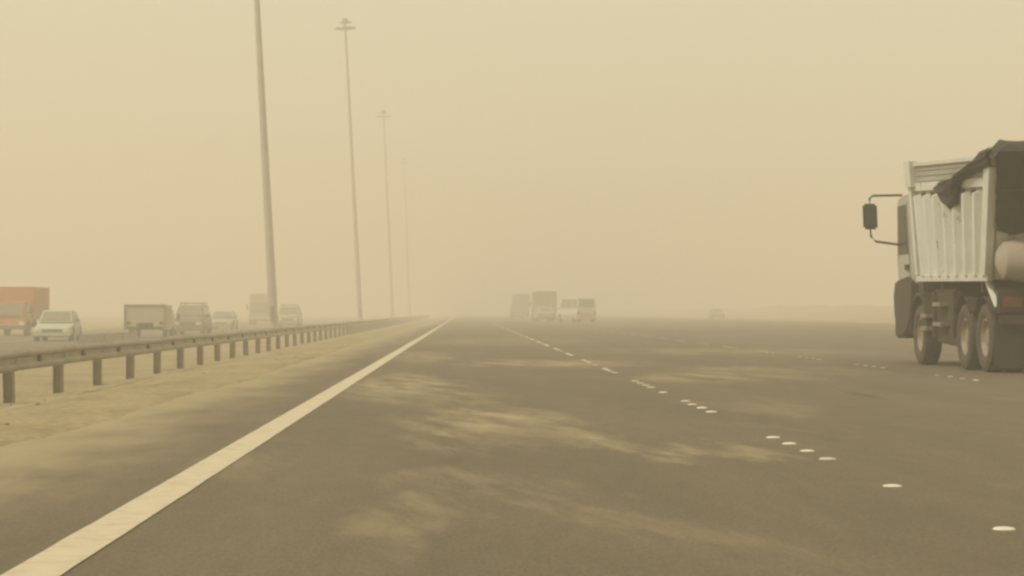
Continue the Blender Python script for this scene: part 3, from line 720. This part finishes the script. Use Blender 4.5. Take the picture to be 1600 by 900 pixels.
# left-side under-body equipment
b = MB(); b.tube([(1.02, 2.25, .78), (1.02, 3.55, .78)], .27, 18); b.build('air_tank', 'tank', truck, smooth=True)
for y0 in (2.12, 3.62):
    b = MB(); b.box(-1.24, -.8, y0, y0+.12, .50, 1.30); b.build('tank_bracket', 'chassis', truck)
b = MB(); b.hexa([(-1.16, 2.15, .36), (-.55, 2.15, .36), (-.55, 3.85, .42), (-1.16, 3.85, .42), (-1.20, 2.15, 1.34), (-.55, 2.15, 1.34), (-.55, 3.85, 1.34), (-1.20, 3.85, 1.34)]); b.build('equipment_box', 'chassis', truck, bevel=.03)
for yy, zz, ll in ((2.75, 1.04, .62), (2.70, .70, .66), (3.86, .84, .5), (3.86, .62, .5)):
    b = MB(); b.box(-1.33, -1.1, yy, yy+ll, zz, zz+.07); b.build('step', 'tank', truck, bevel=.01)
b = MB(); b.box(-1.20, -.9, 2.05, 2.11, .95, 1.15); b.tube([(-1.15, 2.0, 1.3), (-1.15, 2.0, .7), (-1.1, 2.3, .55)], .03, 6); b.build('hose', 'chassis', truck)
# cab
C0, C1 = 5.42, 6.98
cb = MB()
def cring(x, k=1.0):
    return [(x, C0, 1.10), (x, C0, 3.02), (x, C0+.15, 3.12), (x, C1-.42, 3.10), (x, C1-.22, 2.9), (x, C1, 2.0), (x, C1, .95), (x, C1-.55, .95), (x, C1-.7, 1.22), (x, C1-1.05, 1.34), (x, C1-1.40, 1.22)]
lean = .055
cb.loft([[(p[0]-lean*(p[2]-1), p[1], p[2]) for p in cring(-1.16)], [(p[0]-lean*(p[2]-1), p[1], p[2]) for p in cring(1.2)]])
cab = cb.build('cab', 'cab', truck, bevel=.05)
def cx_(z, s=-1): return (-1.16 if s < 0 else 1.2) - lean*(z-1)
for s in (-1, 1):
    b = MB(); q = [(C0+.50, 2.02), (C1-.20, 2.02), (C1-.40, 2.92), (C0+.50, 2.92)]
    b.hexa([(cx_(z, s)-s*.03, y_, z) for y_, z in q] + [(cx_(z, s)+s*.012, y_, z) for y_, z in q]); b.build('side_window', 'cabglass', cab)
    b = MB(); q = [(C0+.38, 1.42), (C0+.42, 1.42), (C0+.42, 2.96), (C0+.38, 2.96)]
    b.hexa([(cx_(z, s)-s*.03, y_, z) for y_, z in q] + [(cx_(z, s)+s*.006, y_, z) for y_, z in q]); b.build('door_seam', 'cabdark', cab)
    b = MB(); q = [(C0+.47, 1.72), (C0+.72, 1.72), (C0+.72, 1.82), (C0+.47, 1.82)]
    b.hexa([(cx_(z, s)-s*.01, y_, z) for y_, z in q] + [(cx_(z, s)+s*.04, y_, z) for y_, z in q]); b.build('door_handle', 'cabdark', cab)
    # mudguard over the front wheel and steps
    b = MB(); P = [[(s*x_-.02, 4.78+.70*math.cos(R(a)), .60+.70*math.sin(R(a))) for x_ in (.7, 1.26)] for a in range(-5, 190, 13)]
    P2 = [[(p[0], 4.78+(p[1]-4.78)*.93, .6+(p[2]-.6)*.93) for p in r_] for r_ in P]
    b.grid(P); b.grid(P2); b.grid([[P[i][1], P2[i][1]] for i in range(len(P))]); b.build('mudguard', 'cabdark', truck)
    b = MB(); b.loft([[(s*x_, y_, z_) for y_, z_ in ((6.05, .46), (6.75, .48), (7.02, .9), (7.10, 1.25), (6.95, 1.52), (5.9, 1.60), (5.45, 1.50), (5.42, 1.15), (5.62, .8))] for x_ in (.95, 1.26)]); b.build('fender', 'cabdark', truck, bevel=.03)
    b = MB(); b.box(s*1.24, s*1.32, 5.8, 6.4, .52, .60); b.build('step', 'cabdark', truck, bevel=.01)
b = MB(); b.hexa([(-1.0, C1-.03, 2.02), (1.05, C1-.03, 2.02), (1.05, C1+.02, 2.02), (-1.0, C1+.02, 2.02), (-1.0, C1-.26, 2.86), (1.0, C1-.26, 2.86), (1.0, C1-.20, 2.86), (-1.0, C1-.20, 2.86)]); b.build('windshield', 'glass', cab)
b = MB(); b.box(-1.22, 1.22, C1-.1, C1+.16, .45, .95); b.build('front_bumper', 'cabdark', truck, bevel=.04)
b = MB(); b.tube([(-1.08, 5.02, 1.5), (-1.12, 4.93, 2.6), (-1.16, 4.90, 3.2)], .055, 8); b.build('exhaust_pipe', 'chassis', truck, smooth=True)
# dark gap panel behind cab
b = MB(); b.hexa([(-1.15, 4.90, 1.3), (1.1, 4.90, 1.3), (1.1, 5.36, 1.3), (-1.15, 5.36, 1.3), (-1.24, 4.72, 3.02), (1.0, 4.72, 3.02), (1.0, 5.36, 3.02), (-1.24, 5.36, 3.02)]); b.build('air_intake', 'cabdark', truck)
# mirrors on tubular arms
for s in (-1, 1):
    zt, zl = 3.13, 2.22
    b = MB(); b.hexa([(s*1.62, 6.72, 2.50), (s*1.88, 6.72, 2.50), (s*1.88, 6.84, 2.50), (s*1.62, 6.84, 2.50), (s*1.64, 6.70, 2.98), (s*1.90, 6.70, 2.98), (s*1.90, 6.84, 2.98), (s*1.64, 6.84, 2.98)])
    mo = b.build('mirror', 'cabdark', truck, bevel=.035)
    g_ = MB(); g_.hexa([(s*1.65, 6.700, 2.54), (s*1.85, 6.700, 2.54), (s*1.85, 6.719, 2.54), (s*1.65, 6.719, 2.54), (s*1.67, 6.682, 2.93), (s*1.87, 6.682, 2.93), (s*1.87, 6.70, 2.93), (s*1.67, 6.70, 2.93)]); g_.build('mirror_glass', 'glass', mo)
    a_ = MB(); a_.tube([(s*1.2, 6.55, zt), (s*1.72, 6.74, zt), (s*1.77, 6.77, zt-.05), (s*1.76, 6.78, 2.9)], .022, 8)
    a_.tube([(s*1.76, 6.78, 2.55), (s*1.74, 6.78, zl+.14), (s*1.66, 6.74, zl+.05), (s*1.14, 6.6, zl-.03)], .022, 8); a_.build('mirror_arm', 'cabdark', mo, smooth=True)

# ------------------------------------------------------------------ tarpaulin
tp = MB()
def sidept(px, py, off):          # px: metres along from rear top, py: metres down from top edge; on the left wall
    L_ = (LS[2]-LS[3]).length
    u = 1 - px/L_; v = 1 - py/2.0
    p = bil(LS, u, v); return p + Vector((-off, 0, 0))
# tapered bundle lying diagonally on the side wall, frayed at its lower front end
stn = [(-.15, -.14, .10, .30), (.5, -.06, .10, .27), (1.0, .04, .10, .19), (1.5, .15, .10, .14), (2.0, .23, .10, .15), (2.5, .28, .10, .22), (2.95, .31, .10, .34), (3.35, .37, .08, .34), (3.6, .36, .05, .16)]
P = []
for i, (px, py, off, wd) in enumerate(stn):
    row = []
    for j in range(9):
        t = j/8
        off_ = .11 + .08*math.sin(math.pi*t)*(1+.5*fbm(i*.9, j*.6)) + .03*math.sin(j*2.1+i)
        yy = py + wd*t*1.05 + .05*fbm(i*.8, j*.5, 4) + (.34*max(0, 1-abs(px-2.7)/.55)*t*t)
        row.append(sidept(px + .05*fbm(i*.7, j*.9, 2) - .25*t*(1 if px > 2.3 else 0), yy, off_))
    P.append(row)
tp.grid(P); tp.grid([[p + Vector((.05, 0, 0)) for p in r_] for r_ in P])
# heap over the rear top and sheet hanging down the tail
P = []
for i in range(16):
    row = []
    x_ = -1.56 + 2.85*i/15
    for j in range(26):
        t = j/25
        if t < .35:
            k = t/.35; yy = -1.15 - 1.02*k; zz = 3.36 + .14*math.sin(math.pi*k) + .05*fbm(i*.5, k*3)
            if i == 0: zz -= .2
        else:
            k = (t-.35)/.65; yy = -2.17 + .85*k*1.05 + .04*math.sin(i*1.9+k*2); zz = 3.33 - 1.12*k - .08*abs(math.sin(i*.8))*k
            yy -= .06*fbm(i*.8, k*2)
        row.append(Vector((x_ + .03*fbm(j*.4, i) + (.34*max(0, (t-.35)) if i < 2 else 0), yy, zz)))
    P.append(row)
tp.grid(P); tp.grid([[p + Vector((0, .03, -.03)) for p in r_] for r_ in P])
to = tp.build('tarpaulin', 'tarp', smooth=True); to.location = (TX, TY, 0)
tag(to, 'crumpled black tarpaulin rolled over the rear top edge of the tipper body', 'tarpaulin')

# ------------------------------------------------------------------ dust haze
hz = MB(); hz.box(-905, 905, -65, 1810, -1.6, 33.0)
hm = bpy.data.materials.new('dust_haze'); hm.use_nodes = True; n, N, L = nodes(hm); N.clear()
ho = N.new('ShaderNodeOutputMaterial'); pv = N.new('ShaderNodeVolumePrincipled')
pv.inputs['Color'].default_value = (0.908, 0.858, 0.752, 1); pv.inputs['Density'].default_value = 0.0052; pv.inputs['Anisotropy'].default_value = 0.05
L.new(pv.outputs[0], ho.inputs['Volume'])
M['haze'] = hm
tag(hz.build('haze', 'haze'), 'pale tan dust filling the air over the whole highway', 'haze', kind='stuff')
